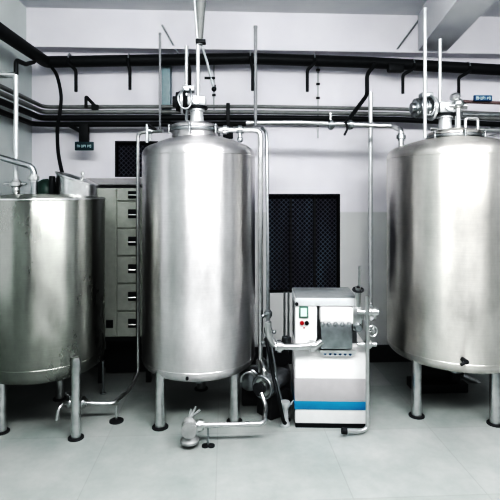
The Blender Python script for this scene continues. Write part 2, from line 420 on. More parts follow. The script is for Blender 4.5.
leg(t1, -1.213, 3.985, .66, .04); leg(t1, -1.865, 4.12, .60, .04); leg(t1, -1.60, 4.75, .60, .04)
hp = at(77, 198, 4.48); R2 = .178
hatch = MB()
n = 40; rs = []
for (r, zz, tl) in ((R2, zt-.01, 0), (R2, zt+.155, .06), (R2*1.06, zt+.16, .06), (R2*1.06, zt+.175, .06), (R2*.6, zt+.19, .06), (.001, zt+.192, .06)):
    rs.append([Vector((hp.x+r*math.cos(2*PI*i/n), 4.48+r*math.sin(2*PI*i/n), zz-tl*(math.cos(2*PI*i/n)*r/R2))) for i in range(n)])
hatch.rings(rs); h = hatch.build('hatch', 'steel', t1)
MB().cyl((hp.x+.07, 4.42, zt+.16), (hp.x+.07, 4.42, zt+.21), .01).sphere((hp.x+.07, 4.42, zt+.215), .018).build('knob', 'steel', h)
MB().box(hp.x-.20, hp.x-.165, 4.33, 4.40, zt+.0, zt+.19, .006).build('latch', 'black', h)
q = at(47, 198, 4.5)
MB().lathe((q.x, 4.5, zt-.01), [(.115, 0), (.115, .07), (.105, .11), (.08, .15), (.04, .175), (0, .18)], 28).build('domed_cover', 'green', t1, label='dark green domed cover')
MB().cyl((q.x+.075, 4.42, zt), (q.x+.075, 4.42, zt+.16), .022).sphere((q.x+.075, 4.42, zt+.165), .03).build('vent', 'steel', t1)

# ------------------------------------------------------------------ black services on the walls
def pipe(name, label, cat, pts, r, mat, elbow=.06, n=14, parent=None, group=None):
    o = MB().tube(pts, r, n, elbow).build(name, mat, parent)
    if parent is None: tag(o, label, cat, group)
    return o
def wallx(px, py, X):
    xc = (px-250)/F; k = (xc*C+S)/(-xc*S+C); Y = X/k; return Vector((X, Y, at(px, py, Y).z))
# main pipe: along the left wall, then the back wall
YP = 5.375
mc = at(46, 62, YP); X0 = mc.x
root = thing('overhead_main_pipe', 'thick black pipe running high along the left and back walls below the beam', 'pipe', (mc.x, mc.y, mc.z))
zl = wallx(0, 35, X0).z
MB().tube([(X0, .4, zl+.02), (X0, 4.4, (zl+mc.z)/2+.01), mc, at(130, 60.5, YP), at(250, 58.5, YP), at(370, 62.5, YP), at(500, 70, YP), Vector((4.55, YP, at(500, 70, YP).z-.01))], .062, 18, .05).build('pipe_run', 'black', root)
for px, top, py in ((73, 60, 92), (130, 60, 90), (189, 59, 92), (251, 58, 91), (311, 60, 92), (408, 65, 94), (463, 68, 96)):
    j = {73: -1, 311: 1}.get(px, .4)
    if px in (408, 463): j = 1.6
    P0 = at(px, top, YP); zq = at(px, top+8, YP-.05).z
    dx = .055*(1 if px == 73 else -1 if px > 300 else .25)*(1.6 if px > 400 else 1)
    e = at(px, py, YP-.06)
    h = MB().tube([(P0.x-dx*.6, YP-.062, P0.z-.0), (P0.x-dx*.6, YP-.075, P0.z-.05), (P0.x+dx, YP-.075, P0.z-.13), (P0.x+dx, YP-.075, e.z)], .017, 10, .03)
    h.build('hanger_bracket', 'black', root)
    MB().torus((P0.x-dx*.6, YP, P0.z), .062, .010, (1, 0, 0)).build('pipe_clip', 'steel_dull', root, label='dull steel clip round the pipe')
e = at(395, 66, YP-.03)
MB().box(e.x-.09, e.x+.09, YP-.09, YP+.0, e.z-.075, e.z+.02, .02).build('drop_box', 'black', root)
# the lower bundle: four pipes on the left wall turning the corner onto the back wall
def bundle(label, xl, pl, corner, pts, r, mat, y):
    c = at(corner[0], corner[1], y); zz = c.z
    P = [Vector((c.x, .6, zz)), c]+[at(a_, b2, y) for a_, b2 in pts]
    P.append(Vector((4.55, y, P[-1].z-.005)) if P[-1].x > 2.5 else P[-1]+Vector((.01, 0, 0)))
    return pipe('service_pipe', label, 'pipe', P, r, mat, .10, 14, None, None)
bundle('grey pipe on the left and back walls, topmost of the lower bundle', 0, 0, (44, 107), [(250, 106.5), (400, 109), (500, 114)], .021, 'grey', 5.42)
bundle('grey pipe in the middle of the lower wall bundle, under the topmost one', 0, 0, (43, 112), [(250, 112), (400, 114), (500, 119)], .023, 'grey', 5.37)
bundle('black pipe at the underside of the lower wall bundle', 0, 0, (41, 118), [(250, 117.5), (400, 119.5), (500, 124.5)], .030, 'black', 5.40)
c = at(33, 124, 5.40)
pipe('service_pipe', 'separate black pipe just below the wall bundle, ending behind the middle tank', 'pipe',
     [Vector((c.x-.0, .6, c.z+.03)), c, at(60, 124.5, 5.42), at(255, 124, 5.42), at(256, 116, 5.42)], .026, 'black', .08)
# bundle supports
s = at(228, 105, 5.33)
m = MB().box(s.x-.02, s.x+.02, 5.31, 5.372, at(228, 139, 5.32).z, s.z+.02, .003)
o = m.build('support_strap', 'black'); tag(o, 'black strap hanging in front of the wall bundle, right of the middle tank lid', 'strap')
z_ = at(228, 132, 5.3).z
MB().box(s.x-.055, s.x+.055, 5.27, 5.31, z_-.075, z_+.07, .008).build('clamp_block', 'black', o)
m = MB().tube([at(86, 108, 5.36), at(86, 96.5, 5.36), at(97, 108, 5.36)], .017, 10, .015)
m.box(at(92, 0, 5.36).x-.0, at(98, 0, 5.36).x, 5.34, 5.38, at(0, 109, 5.36).z, at(0, 104, 5.36).z)
tag(m.build('wall_bracket', 'black'), 'small black triangular bracket standing on the left end of the wall bundle', 'bracket')
# hanging sign under the bundle, left
s0, s1 = at(75.5, 142, 5.34), at(94, 150.5, 5.34)
sg = thing('hanging_sign', 'small dark teal sign with pale lettering on a black hanger, upper left', 'sign', ((s0.x+s1.x)/2, 5.35, s1.z))
u0, u1 = at(79.5, 124, 5.36), at(88.5, 143, 5.36)
MB().box(u0.x, u1.x, 5.335, 5.40, u1.z, u0.z, .004).tube([at(68, 124.5, 5.40), at(80, 131, 5.37)], .02, 10).build('hanger', 'black', sg)
pn = MB().box(s0.x, s1.x, 5.315, 5.335, s1.z, s0.z, .003).build('panel', 'sign', sg)
def scribble(x0, x1, z0, z1, y, n, mat, parent):
    """illegible raised lettering: short strokes set like capital letters"""
    m = MB(); w = (x1-x0)/n; k = w*.16; H = z1-z0
    for i in range(n):
        a = x0+i*w+w*.1; b2 = x0+(i+1)*w-w*.2
        m.box(a, a+k, y-.003, y, z0, z1)
        if i % 3 != 1: m.box(b2-k, b2, y-.003, y, z0+(H*.45 if i % 2 else 0), z1)
        if i % 2: m.box(a+k, b2-k, y-.003, y, z0+H*.42, z0+H*.58)
        if i % 3 == 0: m.box(a+k, b2-k, y-.003, y, z1-H*.16, z1)
        if i % 4 == 2: m.box(a+k, b2-k, y-.003, y, z0, z0+H*.16)
    m.build('lettering', mat, parent, False)
scribble(s0.x+.022, s1.x-.02, s1.z+.03, s0.z-.032, 5.315, 7, 'ink', pn)
# black hose from the main pipe into the vat hatch
tag(MB().spline([at(51, 66, 5.33), at(57, 76, 5.24), at(61, 95, 5.2), at(60, 112, 5.2), at(57.5, 128, 5.1), at(58, 150, 4.85), at(61, 168, 4.58), at(64, 179, 4.47)], .017, 12).build('black_hose', 'black'),
    'black hose curving down from the overhead pipe into the left vat hatch', 'hose')
# branch: black pipe dropping and slanting to the steel header
o = pipe('branch_pipe', 'black branch pipe bending down and slanting left to the steel header, right of centre', 'pipe',
     [at(375, 63, YP-.03), at(374, 66, 5.24), at(367, 74, 5.22), at(367, 95, 5.2), at(345, 124.5, 4.80)], .021, 'black', .05)
# vertical blue-grey duct and thin conduits
a, b2 = at(162, 66, 5.48), at(170.5, 112, 5.48)
m = MB().box(a.x, b2.x, 5.46, YB, at(0, 122, 5.48).z, a.z+.12, .006)
tag(m.build('cable_duct', 'duct'), 'flat blue-grey vertical duct on the back wall behind the middle tank motor', 'duct')
def conduit(px, y0, y1, label, clips):
    p = at(px, y0, YB-.012); q = at(px, y1, YB-.012)
    o = MB().cyl((p.x, YB-.012, p.z), (p.x, YB-.012, q.z), .007, n=8).build('wall_conduit', 'steel_dull'); tag(o, label, 'conduit')
    for c in clips:
        z = at(px, c, YB-.012).z; MB().box(p.x-.02, p.x+.02, YB-.025, YB, z-.012, z+.012, .002).build('conduit_clip', 'dark', o)
conduit(318, 54, 138, 'thin grey conduit on the back wall above the dark meshed window', (70, 84, 98))
conduit(214, 54, 110, 'thin grey conduit on the back wall just right of the middle tank top', (86, 95))
def onbeam(pts, label):
    o = MB().tube([at(x, y, 5.44) for x, y in pts], .010, 8).build('stay_rod', 'steel_dull'); tag(o, label, 'rod')
onbeam([(162, 25), (180, 57)], 'thin slanting rod on the lintel above the middle tank motor')
onbeam([(395, 52), (421, 17)], 'thin slanting rod on the lintel between the two upright pale pipes and the branch pipe')

# ------------------------------------------------------------------ upright vent pipes
def upright(label, px, y0, y1, Y, r, mat, cap=False):
    a = at(px, y0, Y); b2 = at(px, y1, Y)
    o = MB().lathe((a.x, Y, b2.z), [(r, 0), (r, a.z-b2.z-.02), (r*1.15, a.z-b2.z-.018), (r*1.15, a.z-b2.z)], 14).build('vent_pipe', mat)
    tag(o, label, 'pipe', None); return o
upright('thin grey upright pipe with open top left of the middle tank motor', 160, 33, 131, 4.78, .012, 'mid')
upright('pale upright pipe behind the middle tank motor, crossing the black overhead pipe', 186.5, 46, 124, 4.75, .017, 'steel_white')
upright('grey upright pipe with open top just right of the middle tank lid', 255.5, 26, 126, 4.78, .017, 'mid')
upright('tallest pale upright pipe above the right tank, in front of its motor', 425, 8, 138, 4.35, .017, 'steel_white')
upright('shorter pale upright pipe on the right tank gearbox', 440, 39, 104, 4.5, .015, 'steel_white')
# conduit dropping from the ceiling onto the middle gearbox
g0 = at(198, 98, 4.5); gx = g0.x
zt2 = ZC
pt = at(199, 45, 4.5)
o = thing('ceiling_drop', 'pale pipe hanging from a grey tapering column at the ceiling above the middle tank', 'pipe', (gx, 4.5, g0.z))
MB().cyl((gx, 4.5, g0.z), (gx, 4.5, pt.z+.03), .019).build('drop_pipe', 'steel_white', o)
topx = at(202, 0, 4.5).x
MB().tube([(gx+.012, 4.5, pt.z), (gx+.035, 4.5, ZC)], .030, 16, taper=.058).build('column', 'grey', o, label='grey tapering column')
MB().cyl((gx-.05, 4.48, ZC), (gx-.005, 4.47, pt.z+.05), .012, n=10).build('feed_wire', 'steel_white', o)
c = at(202, 42, 4.5)
MB().box(gx-.02, c.x+.035, 4.46, 4.54, c.z-.016, c.z+.016, .004).build('clamp', 'black', o)
s = MB().tube([at(202, 46, 4.5), at(207, 62, 4.5), at(214, 89, 4.5)], .012, 8); s.build('stay', 'steel_dull', o)
p = at(214, 89, 4.5); MB().sphere(p, .024).build('stay_end', 'black', o)
a, b2 = at(204.5, 78, 4.5), at(215, 78, 4.5)
MB().cyl(a, b2, .012, n=8).build('cross_bar', 'black', o)

# ------------------------------------------------------------------ steel process pipes
def union(m, p, axis, r):
    ax = Vector(axis).normalized(); m.lathe(Vector(p)-ax*.035, [(r*.5, 0), (r*1.2, 0), (r*1.2, .015), (r*1.7, .018), (r*1.7, .052), (r*1.2, .055), (r*1.2, .07), (r*.5, .07)], 16, axis)
# header from the middle tank to the right tank
YH = 4.82
hd = thing('steel_header', 'long steel pipe between the middle and right tanks, level with their lids', 'pipe', at(240, 124, YH))
e = at(402, 126, YH); e.x = at(401, 126, 4.6).x
MB().tube([at(246, 123, YH), at(300, 122.5, YH), e, Vector((e.x, 4.72, e.z-.04)), Vector((e.x, 4.60, e.z-.06)), Vector((e.x, 4.60, at(402, 149, 4.6).z))], .025, 16, .05).build('pipe_run', 'steel', hd)
for px in (331, 350):
    m = MB(); p = at(px, 124.5, YH); union(m, p, (1, 0, 0), .028); m.sphere(p+Vector((0, 0, -.02)), .035); m.build('valve', 'steel_dull', hd)
p = at(347, 125, YH-.03); MB().tube([p, p+Vector((-.01, -.05, -.05)), p+Vector((-.04, -.05, -.11))], .011, 8).build('valve_handle', 'dark', hd)
p = at(401, 137, 4.6); m = MB(); union(m, p, (0, 0, 1), .026); m.build('union', 'steel_dull', hd)
p = at(330.5, 118, YH); MB().cyl((p.x, YH, p.z-.03), (p.x, YH, p.z+.05), .014).build('vent_stub', 'steel', hd)
# manifold right of the middle tank with the downcomer to the pump
YD = 4.36
md = thing('downcomer_pipe', 'steel pipe from the middle tank lid running down its right side to the pump', 'pipe', at(260, 370, YD))
a = at(217, 130, 4.45); b2 = at(260, 130.5, YD+.05); c = Vector((at(260.5, 0, YD).x, YD, b2.z)); d = at(261, 372, YD)
MB().tube([a, at(240, 130, 4.42), c, Vector((c.x, YD, d.z))], .024, 16, .07).build('pipe_run', 'steel', md)
m = MB(); p = at(240, 130, 4.42); union(m, p, (1, 0, 0), .026); m.cyl(p, p+Vector((0, -.02, -.09)), .02).sphere(p+Vector((0, -.02, -.09)), .028); m.build('valve', 'steel_dull', md)
m = MB(); union(m, at(225, 130, 4.44), (1, 0, 0), .026); m.build('union', 'steel', md)
m = MB(); union(m, at(261, 362, YD), (0, 0, 1), .028); m.build('union', 'steel', md)
md2 = thing('sight_tube', 'thinner grey steel tube beside the downcomer, left of the dark meshed window', 'pipe', at(268, 345, YD))
p = at(267, 132, YD); q = at(268, 345, 4.3)
MB().tube([at(262, 128, 4.5), Vector((p.x-.0, 4.42, p.z+.0)), Vector((p.x, 4.40, p.z-.08)), Vector((q.x, 4.3, 1.4)), Vector((q.x, 4.3, q.z-.22))], .015, 12, .04).build('tube', 'steel_dull', md2)
for py in (314, 330, 341):
    p = at(268, py, 4.3); m = MB(); union(m, (q.x, 4.3, p.z), (0, 0, 1), .022); m.cyl((q.x, 4.3, p.z), (q.x+.05*(1 if py == 330 else -1), 4.24, p.z), .012).sphere((q.x+.05*(1 if py == 330 else -1), 4.24, p.z), .018); m.build('valve', 'steel_dull', md2)
# left side of the middle tank: pipe down to the vat drain
YL = 4.80
a = at(163, 131, 4.7)
ld = thing('transfer_pipe', 'thin steel pipe down the left side of the middle tank to the vat drain', 'pipe', at(138, 372, YL))
tp = at(138, 133, YL); bt = at(138, 372, YL)
MB().tube([a, at(152, 131, YL-.03), Vector((tp.x, YL, tp.z)), Vector((bt.x, YL, bt.z)), at(130, 389, 4.5), at(114, 403.5, 4.26), at(66, 402.5, 4.22)], .017, 12, .05).build('pipe_run', 'steel', ld)
m = MB(); p = at(150, 131, YL-.03); union(m, p, (1, 0, 0), .02); m.cyl(p, p+Vector((0, 0, -.10)), .014).cyl(p, p+Vector((0, 0, .06)), .014); m.build('valve', 'steel_dull', ld)
p = at(147, 124, 4.75); q = at(147, 143, 4.75); MB().cyl((p.x, 4.75, p.z), (p.x, 4.75, q.z), .014).build('vent_stub', 'steel_white', ld)
a2, b3 = at(148, 124, 4.74), at(159, 132, 4.74); MB().cyl(a2, b3, .013).build('cross_stub', 'dark', ld)
m = MB(); p = at(82, 402.5, 4.22); union(m, p, (1, 0, 0), .03); m.sphere(at(70, 402.5, 4.22), .045); m.build('drain_valve', 'steel', ld)
MB().spline([at(68, 402, 4.2), at(62, 404, 4.12), at(58.5, 411, 4.08), at(57, 420, 4.07)], .018).build('spout', 'steel', ld)
p = at(70, 395, 4.2); MB().tube([at(70, 402, 4.2), p, at(66, 393, 4.12)], .009, 8).build('lever', 'steel', ld)
fl = at(117, 419, 4.26); sx = at(116.5, 404, 4.26)
st = MB().cyl((sx.x, 4.26, .01), (sx.x, 4.26, sx.z-.005), .010, n=8).build('stand', 'steel', ld)
MB().lathe((sx.x, 4.26, 0), [(.06, 0), (.06, .01), (.02, .02)], 20).build('foot_plate', 'dark', st)
# riser and bend pipes on the vat
rx, ry = -1.824, 4.3
zr = at(16, 75, 4.3).z
rs_ = thing('vat_riser', 'upright pale steel pipe with a union, standing on the left vat lid', 'pipe', (rx, ry, zt))
MB().tube([(rx, ry, zt+.02), (rx, ry, zr)], .020, 14).build('pipe_run', 'steel_white', rs_)
m = MB(); z = at(14, 184, 4.3).z; union(m, (rx, ry, z), (0, 0, 1), .03); m.sphere((rx, ry, z), .045); m.cyl((rx-.10, ry-.0, z), (rx+.09, ry, z), .011); m.lathe((rx, ry, zt+.02), [(.02, 0), (.03, .03), (.03, .06), (.02, .08)], 16); m.build('valve', 'steel', rs_)
MB().tube([(rx, ry, zr-.0), (XL, ry, zr+.005)], .028, 12).build('wall_stub', 'steel', rs_)
MB().tube([(rx, ry, zr-.02), (rx, ry, at(14, 60, 4.3).z), (rx-.02, 4.55, at(14, 60, 4.3).z+.03), Vector((X0, 5.05, zl-.03))], .019, 12, .05).build('black_bend', 'black', rs_, label='black bend joining the overhead pipe')
bx, by = -1.632, 4.2
ze = at(33, 167, 4.2).z
bp = MB().tube([(XL, 4.25, 2.40), (-1.95, 4.22, ze+.09), (bx, by, ze), (bx, by, zt+.015)], .025, 14, .06).build('bend_pipe', 'steel_dull')
tag(bp, 'grey steel pipe sloping from the left wall and bending down into the vat', 'pipe')
m = MB(); union(m, (bx, by, at(33, 178, 4.2).z), (0, 0, 1), .025); m.build('union', 'steel', bp)
# thin standpipe by the cabinet
p = at(103, 392, 4.86)
tag(MB().lathe((p.x, 4.86, 0), [(.03, 0), (.03, .008), (.012, .012), (.012, .30), (.018, .30), (.018, .33)], 12).build('standpipe', 'steel_dull'), 'short thin steel standpipe on the floor right of the vat', 'pipe')
# pump and its floor line
YQ = 4.18
pc = at(264.5, 386, YQ)
pu = thing('transfer_pump', 'small steel pump with a round face under the right side of the middle tank', 'pump', (pc.x, YQ+.1, 0))
ax = Vector((-.62, -.78, 0)).normalized()
vol = MB().lathe(pc, [(.0, .05), (.045, .05), (.05, .035), (.105, .03), (.105, -.05), (.06, -.06), (.0, -.06)], 32, ax).build('volute', 'steel', pu)
MB().torus(Vector(pc)+ax*.032, .092, .014, ax).build('clamp_ring', 'steel_dull', vol)
MB().lathe(Vector(pc)+ax*.05, [(.04, 0), (.04, .03), (.055, .035), (.055, .05), (.02, .05)], 20, ax).build('inlet', 'dark', vol)
mo = Vector(pc)-ax*.06
MB().lathe(mo, [(.07, 0), (.085, -.01), (.085, -.22), (.07, -.26), (0, -.26)], 24, ax).build('motor', 'mid', pu)
MB().box(pc.x-.02, pc.x+.20, YQ+.06, YQ+.26, 0, pc.z-.08, .01, .6).build('base', 'dark', pu)
MB().tube([d+Vector((0, 0, .02)), (d.x, YD, pc.z+.16), (pc.x, YQ, pc.z+.14), (pc.x, YQ, pc.z+.09)], .024, 14, .03).build('discharge', 'steel', pu)
# second pump head left of it
qc = at(250, 379, 4.45)
p2 = thing('feed_pump', 'dull grey pump behind the round-faced pump, partly in the tank shadow', 'pump', (qc.x, 4.5, 0))
MB().lathe(qc, [(0, .06), (.05, .06), (.10, .03), (.11, -.04), (.07, -.06), (.07, -.22), (0, -.22)], 28, (-.3, -1, .1)).build('casing', 'steel_dull', p2)
MB().box(qc.x-.07, qc.x+.09, 4.5, 4.68, 0, qc.z-.06, .01).build('base', 'dark', p2)
MB().torus((qc.x-.02, 4.36, qc.z+.03), .07, .016, (0, 1, 0), -.4, PI+.3).build('suction_bend', 'steel', p2)
# floor line
YFp = 3.80
fp = thing('floor_drain_line', 'bright steel pipe low over the floor in front of the middle tank legs', 'pipe', at(207, 445, YFp))
z = at(230, 424.5, YFp).z; xe = at(264, 424, YFp).x; xs_ = at(196, 424, YFp).x
MB().tube([(pc.x-.035, YQ-.10, pc.z-.02), (pc.x-.0, YQ-.16, pc.z-.10), (xe, YFp, z), (xs_, YFp, z)], .020, 14, .05).build('pipe_run', 'steel', fp)
m = MB(); union(m, (xs_+.03, YFp, z), (1, 0, 0), .026); m.build('union', 'steel', fp)
m = MB().sphere((xs_-.05, YFp, z), .062, 1.05); m.lathe((xs_-.05, YFp, z-.13), [(.07, 0), (.075, .02), (.05, .05), (.04, .10)], 20); m.lathe((xs_-.05, YFp-.06, z), [(.06, 0), (.06, -.03)], 20, (0, 1, 0))
m.build('drain_valve', 'satin2', fp)
for dx, dz in ((.00, .12), (.07, .11), (.035, .14)):
    MB().tube([(xs_-.05, YFp, z+.04), (xs_-.05+dx*.4, YFp+.02, z+.07), (xs_-.04+dx, YFp+.03, z+dz)], .010, 8).build('lever', 'steel', fp)
sx = at(208, 440, YFp).x
st = MB().cyl((sx, YFp, .01), (sx, YFp, z), .008, n=8).build('stand', 'steel_dull', fp)
MB().lathe((sx-.02, YFp, 0), [(.028, 0), (.028, .012), (.01, .016)], 16).lathe((sx+.025, YFp, 0), [(.028, 0), (.028, .012), (.01, .016)], 16).build('foot_pad', 'dark', st)

# ------------------------------------------------------------------ right side services behind the right tank
o = pipe('service_pipe', 'thin brown pipe leaving the right tank lid towards the right edge', 'pipe', [at(461, 101.5, 4.5), at(500, 103, 4.5), Vector((3.4, 4.5, at(500, 103, 4.5).z-.02)), Vector((3.4, 5.6, at(500, 103, 4.5).z-.02))], .016, 'brown')
s0, s1 = at(473.5, 95.5, 4.47), at(491, 101, 4.47)
sg = tag(MB().box(s0.x, s1.x, 4.45, 4.475, s1.z-.004, s0.z, .003).build('pipe_sign', 'signb'), 'small dark blue sign with pale lettering on the brown pipe, upper right', 'sign')
scribble(s0.x+.015, s1.x-.012, s1.z+.008, s0.z-.014, 4.45, 7, 'ink', sg)
pipe('service_pipe', 'grey steel pipe leaving the right tank lid just under the brown pipe', 'pipe', [at(462, 114.5, 4.72), at(500, 115, 4.72), Vector((3.2, 4.72, at(500, 115, 4.72).z)), Vector((3.2, 5.6, at(500, 115, 4.72).z))], .018, 'steel_dull')
pipe('service_pipe', 'pale steel pipe behind the right tank lid, lowest of those leaving to the right', 'pipe', [at(430, 129, 4.88), at(500, 130, 4.88), Vector((3.1, 4.88, at(500, 130, 4.88).z)), Vector((3.1, 5.6, at(500, 130, 4.88).z))], .02, 'steel')

# ------------------------------------------------------------------ wall pipe right of the window and the machine riser
p = at(370.5, 95, 5.2); q = at(371, 306, 5.2)
pipe('wall_riser', 'long pale upright pipe between the dark meshed window and the right tank', 'pipe',
     [Vector((p.x, 5.2, p.z+.03)), Vector((p.x, 5.2, q.z)), at(374, 318, 4.5), at(371, 318, 4.2)], .024, 'steel_white', .06)
YR = 3.93
p = at(367.5, 296, YR); q = at(367, 438, YR); e = at(344, 433, YR-.05)
mr_ = pipe('machine_drain', 'steel pipe down the right front edge of the machine with a bent floor outlet', 'pipe',
     [Vector((p.x, YR, p.z)), Vector((p.x, YR, .045)), Vector((at(359, 0, YR).x, YR-.02, .03)), Vector((e.x, YR-.06, .06))], .017, 'steel', .05)
MB().cyl((e.x-.02, YR-.06, .063), (e.x+.02, YR-.06, .058), .026).build('outlet_cap', 'dark', mr_)

# ------------------------------------------------------------------ homogeniser
YM = 4.05
ma, mb2 = at(295.5, 430, YM), at(366, 430, YM); x0, x1 = ma.x, mb2.x
def Z(py, Y=YM): return EYE+(HZ-py)/F*(Y*1.0)
hm = thing('homogeniser', 'white homogeniser machine with a grey and a blue band around its base', 'machine', ((x0+x1)/2, YM+.25, 0))
yb = YM+.42; hm.rotation_euler.z = math.radians(-4.5); 
MB().box(x0+.006, x1-.006, YM+.006, yb-.02, 0, .07).build('plinth', 'black', hm)
z1 = at(330, 345, YM).z
zb0, zb1 = at(330, 409, YM).z, at(330, 401, YM).z; zg1 = at(330, 378, YM).z; zw0 = at(330, 423.5, YM).z
MB().box(x0, x1, YM, yb, zw0, z1, .012).build('cabinet', 'white', hm)
MB().box(x0-.002, x1+.002, YM-.004, yb+.002, zb1, zg1, .002).build('grey_band', 'band', hm)
MB().box(x0-.005, x1+.005, YM-.007, yb+.005, zb0, zb1, .002).build('blue_band', 'blue', hm)
# upper rear body and lid
zl0, zl1 = at(330, 306, YM).z, at(330, 298, YM).z
MB().box(x0+.005, x1-.07, YM+.06, yb, z1, zl0, .006).build('rear_body', 'mid', hm)
xl1 = at(358, 0, YM).x
ld_ = MB().box(x0, xl1, YM+.0, yb+.03, zl0, zl1, .008).build('lid', 'satin', hm)
MB().box(x0+.006, xl1-.006, YM+.006, yb+.024, zl1, zl1+.006, .002).build('lid_top_tone', 'lidgrey', ld_, label='added grey sheet toning the lid top')  # thin sheet added to tone the lid top darker than its front
MB().cyl((x0+.015, YM-.004, zl0+.02), (x0+.015, YM-.02, zl0+.02), .014).build('catch', 'dark', ld_)
# control panel with rounded lower right corner
xc1 = at(317.5, 0, YM-.03).x; zp0, zp1 = at(300, 344, YM-.03).z, zl0-.004
m = MB(); pts = [(x0+.002, zp1), (x0+.002, zp0)]
rr = .06
for i in range(9):
    a = -PI/2+PI/2*i/8; pts.append((xc1-rr+rr*math.cos(a), zp0+rr+rr*math.sin(a)))
pts.append((xc1, zp1))
m.rings([[Vector((x, YM-.04, z)) for x, z in pts], [Vector((x, YM+.08, z)) for x, z in pts]])
cp = m.build('control_panel', 'white', hm, False)
yp = YM-.04
s0, s1 = at(300, 306.5, yp), at(309, 318, yp)
sc = MB().box(s0.x, s1.x, yp-.012, yp, s1.z, s0.z, .003).build('display', 'screenf', cp)
MB().box(s0.x+.012, s1.x-.012, yp-.015, yp-.010, s1.z+.014, s0.z-.012).build('screen', 'screen', sc)
for px, mt in ((302.8, 'red'), (307.6, 'black')):
    c = at(px, 323.2, yp); MB().lathe((c.x, yp, c.z), [(.018, 0), (.018, .01), (.013, .02), (0, .021)], 18, (0, -1, 0)).build('push_button', mt, cp, label=mt+' push button')
c = at(305, 328, yp); MB().lathe((c.x, yp, c.z), [(.007, 0), (.006, .006), (0, .006)], 12, (0, -1, 0)).build('key_switch', 'red', cp)
# plunger housing (white), pump block (steel), nuts
a, b2 = at(321, 307, YM-.05), at(356, 324, YM-.05)
MB().box(a.x, b2.x, YM-.05, YM+.12, b2.z, zl0-.006, .02).build('plunger_cover', 'white', hm)
a, b2 = at(322, 324, YM-.07), at(353, 349, YM-.07)
pb = MB().box(a.x, b2.x, YM-.07, YM+.10, b2.z, a.z, .012).build('pump_block', 'steel_dull', hm)
for i in range(5):
    px = 323.5+i*6.6; c = at(px, 324.5, YM-.08)
    MB().lathe((c.x, YM-.06, c.z), [(.022, 0), (.022, .014), (.014, .016), (.012, .03), (0, .034)], 6, (0, -1, 0)).build('cap_nut', 'steel_dull', pb)
m = MB(); a, b2 = at(320, 349, YM-.03), at(356, 357, YM-.03)
prof = []
for i in range(7):
    u = i/6; prof.append([Vector((a.x+.05*u*u, YM+.01, a.z-u*(a.z-b2.z))), Vector((b2.x-.05*u*u, YM+.01, a.z-u*(a.z-b2.z))), Vector((b2.x-.05*u*u, YM-.06+.055*u*u, a.z-u*(a.z-b2.z))), Vector((a.x+.05*u*u, YM-.06+.055*u*u, a.z-u*(a.z-b2.z)))])
m.rings(prof).build('drip_skirt', 'steel', hm)
for i in range(6):
    c = at(326+i*4.9, 353.5, YM-.05); MB().lathe((c.x, YM-.03, c.z), [(.014, 0), (.012, .02), (0, .022)], 10, (0, -1, 0)).build('drip_bolt', 'signb', hm)
# pressure valve cluster on the right
vc = at(358, 318, YM-.03)
vb = MB().box(vc.x-.05, vc.x+.04, YM-.06, YM+.06, at(0, 334, YM).z, at(0, 309, YM).z, .02)
vb.cyl((vc.x, YM-.03, at(0, 312, YM).z), (vc.x, YM-.03, at(0, 290, YM).z), .025).cyl((vc.x+.012, YM-.03, at(0, 292, YM).z), (vc.x+.012, YM-.03, at(0, 268, YM).z), .011)
vv = vb.build('pressure_valve', 'steel', hm)
def hand(o, R_, ax_, mat='steel'):
    m = MB().torus(o, R_, .009, ax_, n=24, m=8); x, y, d = frame(Vector(ax_)); o = Vector(o)
    for k in range(3):
        a = 2*PI*k/3; m.cyl(o, o+(x*math.cos(a)+y*math.sin(a))*R_, .006, n=8)
    m.cyl(o-d*.02, o+d*.03, .014); return m
c = at(358, 289, YM-.03); hand(c, .04, (0, -.3, 1)).build('handwheel', 'dark', vv)
c = at(372, 330, YM-.06); hand(c, .042, (.3, -1, .2)).build('handwheel', 'steel', vv)
c = at(369, 311, YM-.06); m = MB().sphere(c, .04).cyl(Vector(c)-Vector((.10, 0, 0)), Vector(c)+Vector((.06, 0, 0)), .022); union(m, Vector(c)+Vector((.04, 0, 0)), (1, 0, 0), .022); m.build('relief_valve', 'steel', vv)
c = at(368, 343, YM-.06); m = MB().sphere(c, .04).cyl(Vector(c)-Vector((.09, 0, 0)), Vector(c)+Vector((.07, 0, 0)), .02); m.cyl(c, Vector(c)+Vector((0, 0, .22)), .016); m.build('outlet_valve', 'steel', vv)
c = at(359, 327, YM-.09); m = MB().lathe(c, [(.035, .03), (.035, 0), (.028, -.02), (0, -.02)], 20, (0, 1, 0)); m.build('gauge', 'steel_dull', vv)
hm.location.x += .016; hm.location.y -= .01
# inlet pipe on the left
a = at(268, 333, 4.0); c = at(274, 346, 4.0); d_ = at(317, 345.5, 4.0)
ip = pipe('machine_inlet', 'polished steel pipe entering the left side of the white machine under its control panel', 'pipe',
     [at(268, 322, 4.0), Vector((a.x, 4.0, a.z)), c, at(290, 347, 3.97), d_, at(322, 341, 4.0)], .028, 'steel', .09)
m = MB(); union(m, at(312, 345.7, 3.99), (1, 0, 0), .03); m.build('union', 'steel', ip)
m = MB(); union(m, at(279, 346.5, 3.99), (1, 0, 0), .03); m.build('union', 'steel', ip)
# tube pair between the inlet and the window
p = at(286.5, 294, 4.75); q = at(286.5, 338, 4.75)
m = MB().cyl((p.x-.02, 4.75, p.z+.03), (p.x-.02, 4.75, q.z), .010, n=10).cyl((p.x+.02, 4.75, p.z+.03), (p.x+.02, 4.75, q.z), .010, n=10)
m.lathe((p.x, 4.75, 0), [(.05, 0), (.05, .02), (.022, .03), (.022, q.z-.06), (.045, q.z-.05), (.045, q.z+.01), (.02, q.z+.02)], 18)
tag(m.build('tube_stand', 'steel_dull'), 'pair of thin upright steel tubes on a post left of the white machine', 'pipe')
